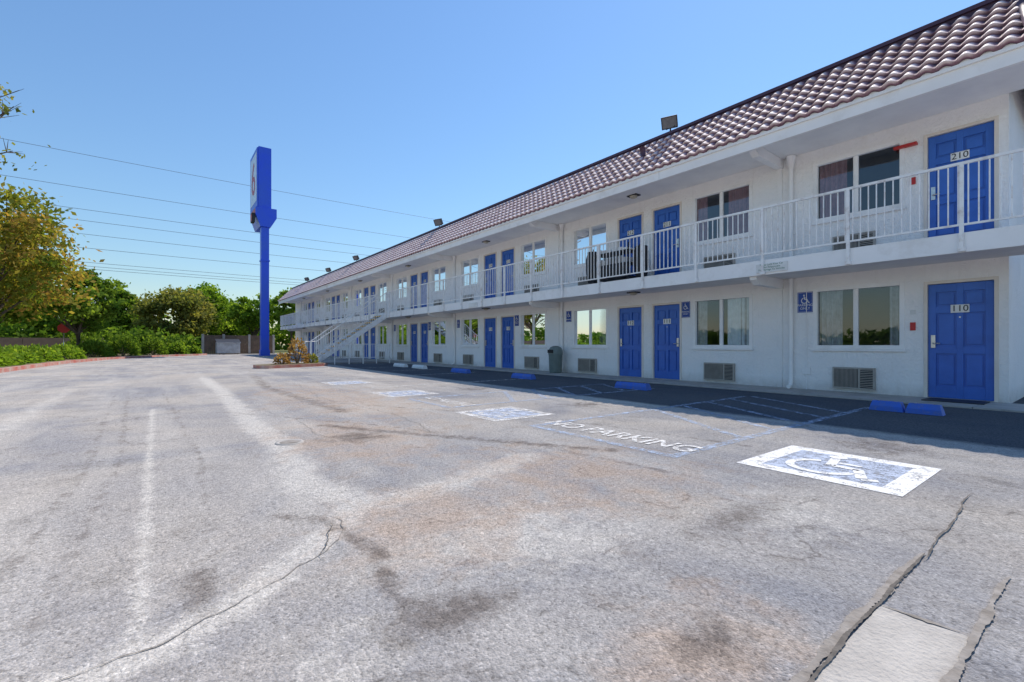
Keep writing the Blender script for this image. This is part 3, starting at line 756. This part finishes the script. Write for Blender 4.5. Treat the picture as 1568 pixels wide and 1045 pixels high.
tree('green_tree',13.8,65,8.6,2.6,3.2,LB,45,160,.28,19)
tree('green_tree',17.5,67,8.6,3.5,3.4,LG,45,160,.28,20)
tree('green_tree',7.6,80,9,3.5,3.6,LG,45,150,.3,21)
tree('green_tree',-7.5,60,6.5,3,2.6,LB,40,170,.26,22)
def belt(name,p0,p1,h,n,ls,mat,seed,depth=6):
    r=np.random.default_rng(seed); t_=r.uniform(0,1,n); hh=h*(.65+.35*np.sin(t_*37+seed)*np.sin(t_*13))
    C=np.stack([p0[0]+(p1[0]-p0[0])*t_+r.uniform(-depth,depth,n)*.5,p0[1]+(p1[1]-p0[1])*t_+r.uniform(-depth,depth,n)*.5,hh*r.uniform(0,1,n)**.8],1)
    k=.4+.3*np.sin(t_*61)+r.normal(size=n)*.15
    return leafmesh(name,C,k,ls,mat,None,seed)
belt('distant_trees',(-60,88),(40,80),6.2,12000,.6,LG,31)
belt('distant_trees',(-14,58),(2,60),3.0,5000,.32,LG,32,4)
belt('distant_trees',(-75,-50),(-75,95),4.5,6000,1.1,LG,33,8)
def shrub(name,x,y,rx,ry,h,mat,n,ls,seed):
    r=np.random.default_rng(seed); e=empty(name)
    d=r.normal(size=(n,3)); d/=np.linalg.norm(d,axis=1)[:,None]; d[:,2]=np.abs(d[:,2])
    lump=1+.10*np.sin(d[:,0]*7+seed)*np.sin(d[:,1]*6)+r.normal(size=n)*.05
    rad=(r.uniform(.75,1.02,n)*lump)[:,None]
    C=np.array([x,y,.1])+d*rad*np.array([rx,ry,h])
    leafmesh('foliage',C,np.clip(.5+r.normal(size=n)*.22+(d[:,2]-.5)*.3,0,1),ls,mat,e,seed)
    m=MB()
    for q in range(7):
        a=q*2.4; m.tube([(x,y,0),(x+math.cos(a)*rx*.5,y+math.sin(a)*ry*.5,h*.8)],[.03,.01],BARK,5)
    m.obj('stems',e)
sd=50
for (x,y,rx,ry,h,mt) in [(-5.6,24,.9,1.8,.75,LB),(-5.4,27.5,.9,1.8,.8,LB),(-5.2,31,.9,1.7,.75,LB),(-4.9,34.2,.9,1.6,.8,LB),(-4.3,37.6,.9,1.6,.85,LB),(-7.6,26,1.2,2.2,1.1,LG),(-7.4,31,1.2,2.4,1.1,LB),
                         (-3.4,42,1.0,1.2,1.1,LG),(-2.0,45.6,1.0,1.0,1.5,LG),(-.2,47.8,.95,.9,1.4,LG),(1.4,49.4,.75,.7,1.0,LB),(-4.2,47.5,1.3,1.2,1.7,LG),(2.7,50.5,.5,.5,.7,LB)]:
    sd+=1; shrub('hedge_shrub',x,y,rx,ry,h,mt,2000,.12,sd)
shrub('rust_shrub',5.0,22.4,.5,.45,1.2,LR,420,.09,90); shrub('rust_shrub',4.3,22.0,.35,.35,.5,LR,220,.08,91); shrub('rust_shrub',5.7,22.8,.3,.3,.45,LO,220,.08,92)
mb=MB(); x=3.6
while x<9.6:
    mb.box(x,x+.14,53.2,53.23,.02,1.85,WOOD); x+=.15
for z in (.5,1.5): mb.box(3.6,9.6,53.231,53.28,z,z+.09,WOOD)
for x in (3.5,5.2,7.4,9.6): mb.box(x-.1,x+.1,53.15,53.35,0,1.95,CONC)
mb.obj('wooden_fence')
BLK=simple('block_wall',(.35,.24,.18),(.28,.19,.15),3,.9)
mb=MB(); x=-30
while x<-4.9: mb.box(x,x+2.38,52.6,52.78,.12,1.5,BLK); x+=2.4
mb.obj('block_wall')
m=MB()
m.box(4.5,6.4,51.6,52.9,.12,1.15,SLAT)
for q in range(7): m.box(4.6+q*.28,4.68+q*.28,51.54,51.599,.15,1.1,SLAT)
m.poly([(4.45,51.5,1.17),(6.45,51.5,1.17),(6.45,52.95,1.5),(4.45,52.95,1.5)],BLACK); m.box(4.45,6.45,51.52,51.59,1.08,1.16,SLAT)
for x in (4.7,6.2): m.tube([(x,51.8,.06),(x+.05,51.8,.06)],.06,BLACK,10)
m.obj('dumpster')
e=empty('stop_sign'); m=MB(); ox,oy,oz=-4.9,42.6,2.05
m.tube([(ox,oy,0),(ox,oy,2.3)],.03,SILV,8)
m.poly([(ox+.33*math.cos(math.pi/8+i*math.pi/4),oy-.04,oz+.33*math.sin(math.pi/8+i*math.pi/4)) for i in range(8)],RED); m.obj('post_and_plate',e)
pl=empty('power_line')
for i,(yw,z,sag) in enumerate([(62,19.5,.9),(62,16.1,.8),(62,14.0,.8),(63.5,13.2,.8),(65,12.1,.8),(65,10.6,.7),(67,9.3,.6),(67,8.9,.6),(67,8.6,.6)]):
    m=MB(); pts=[]
    for k_ in range(41):
        u=k_/40; pts.append((-40+120*u,yw,z+.9-4*sag*u*(1-u)))
    m.tube(pts,.02,WIRE,5); m.obj('wire_%d'%(i+1),pl)
m=MB()
for x in (-40,80):
    m.tube([(x,64.5,0),(x,64.5,21.5)],[.28,.18],BARK,12)
    for z in (20.3,16.9,14.6,12.9,11.4,10): m.box(x-.08,x+.08,61.5,67.5,z-.1,z+.05,WOOD)
m.obj('poles',pl)

# ------------------------------------------------------------ light
S=Vector((1,.3,1.507)).normalized()
el=math.asin(S.z); az=math.atan2(S.x,S.y)
w=bpy.data.worlds.new('World'); scene.world=w; w.use_nodes=True; nt=w.node_tree; nt.nodes.clear()
sk=nt.nodes.new('ShaderNodeTexSky'); sk.sky_type='NISHITA'; sk.sun_disc=False; sk.sun_elevation=el; sk.sun_rotation=az
sk.air_density=1.6; sk.dust_density=.15; sk.ozone_density=10.0
bg=nt.nodes.new('ShaderNodeBackground'); bg.inputs[1].default_value=.15
wo=nt.nodes.new('ShaderNodeOutputWorld'); nt.links.new(sk.outputs[0],bg.inputs[0]); nt.links.new(bg.outputs[0],wo.inputs[0])
L=bpy.data.lights.new('sun','SUN'); L.energy=5.0; L.angle=math.radians(.5); L.color=(1,.92,.83)
lo=bpy.data.objects.new('sun',L); COL.objects.link(lo); lo.rotation_euler=(-S).to_track_quat('-Z','Y').to_euler(); lo.location=(20,10,30)
cam=bpy.data.cameras.new('camera'); cam.sensor_width=36; cam.lens=16.37; cam.shift_y=.0029; cam.clip_start=.05; cam.clip_end=2000
co=bpy.data.objects.new('camera',cam); COL.objects.link(co); co.location=(0,0,1.0)
co.rotation_euler=(math.radians(90),0,-math.atan2(544,713)); scene.camera=co
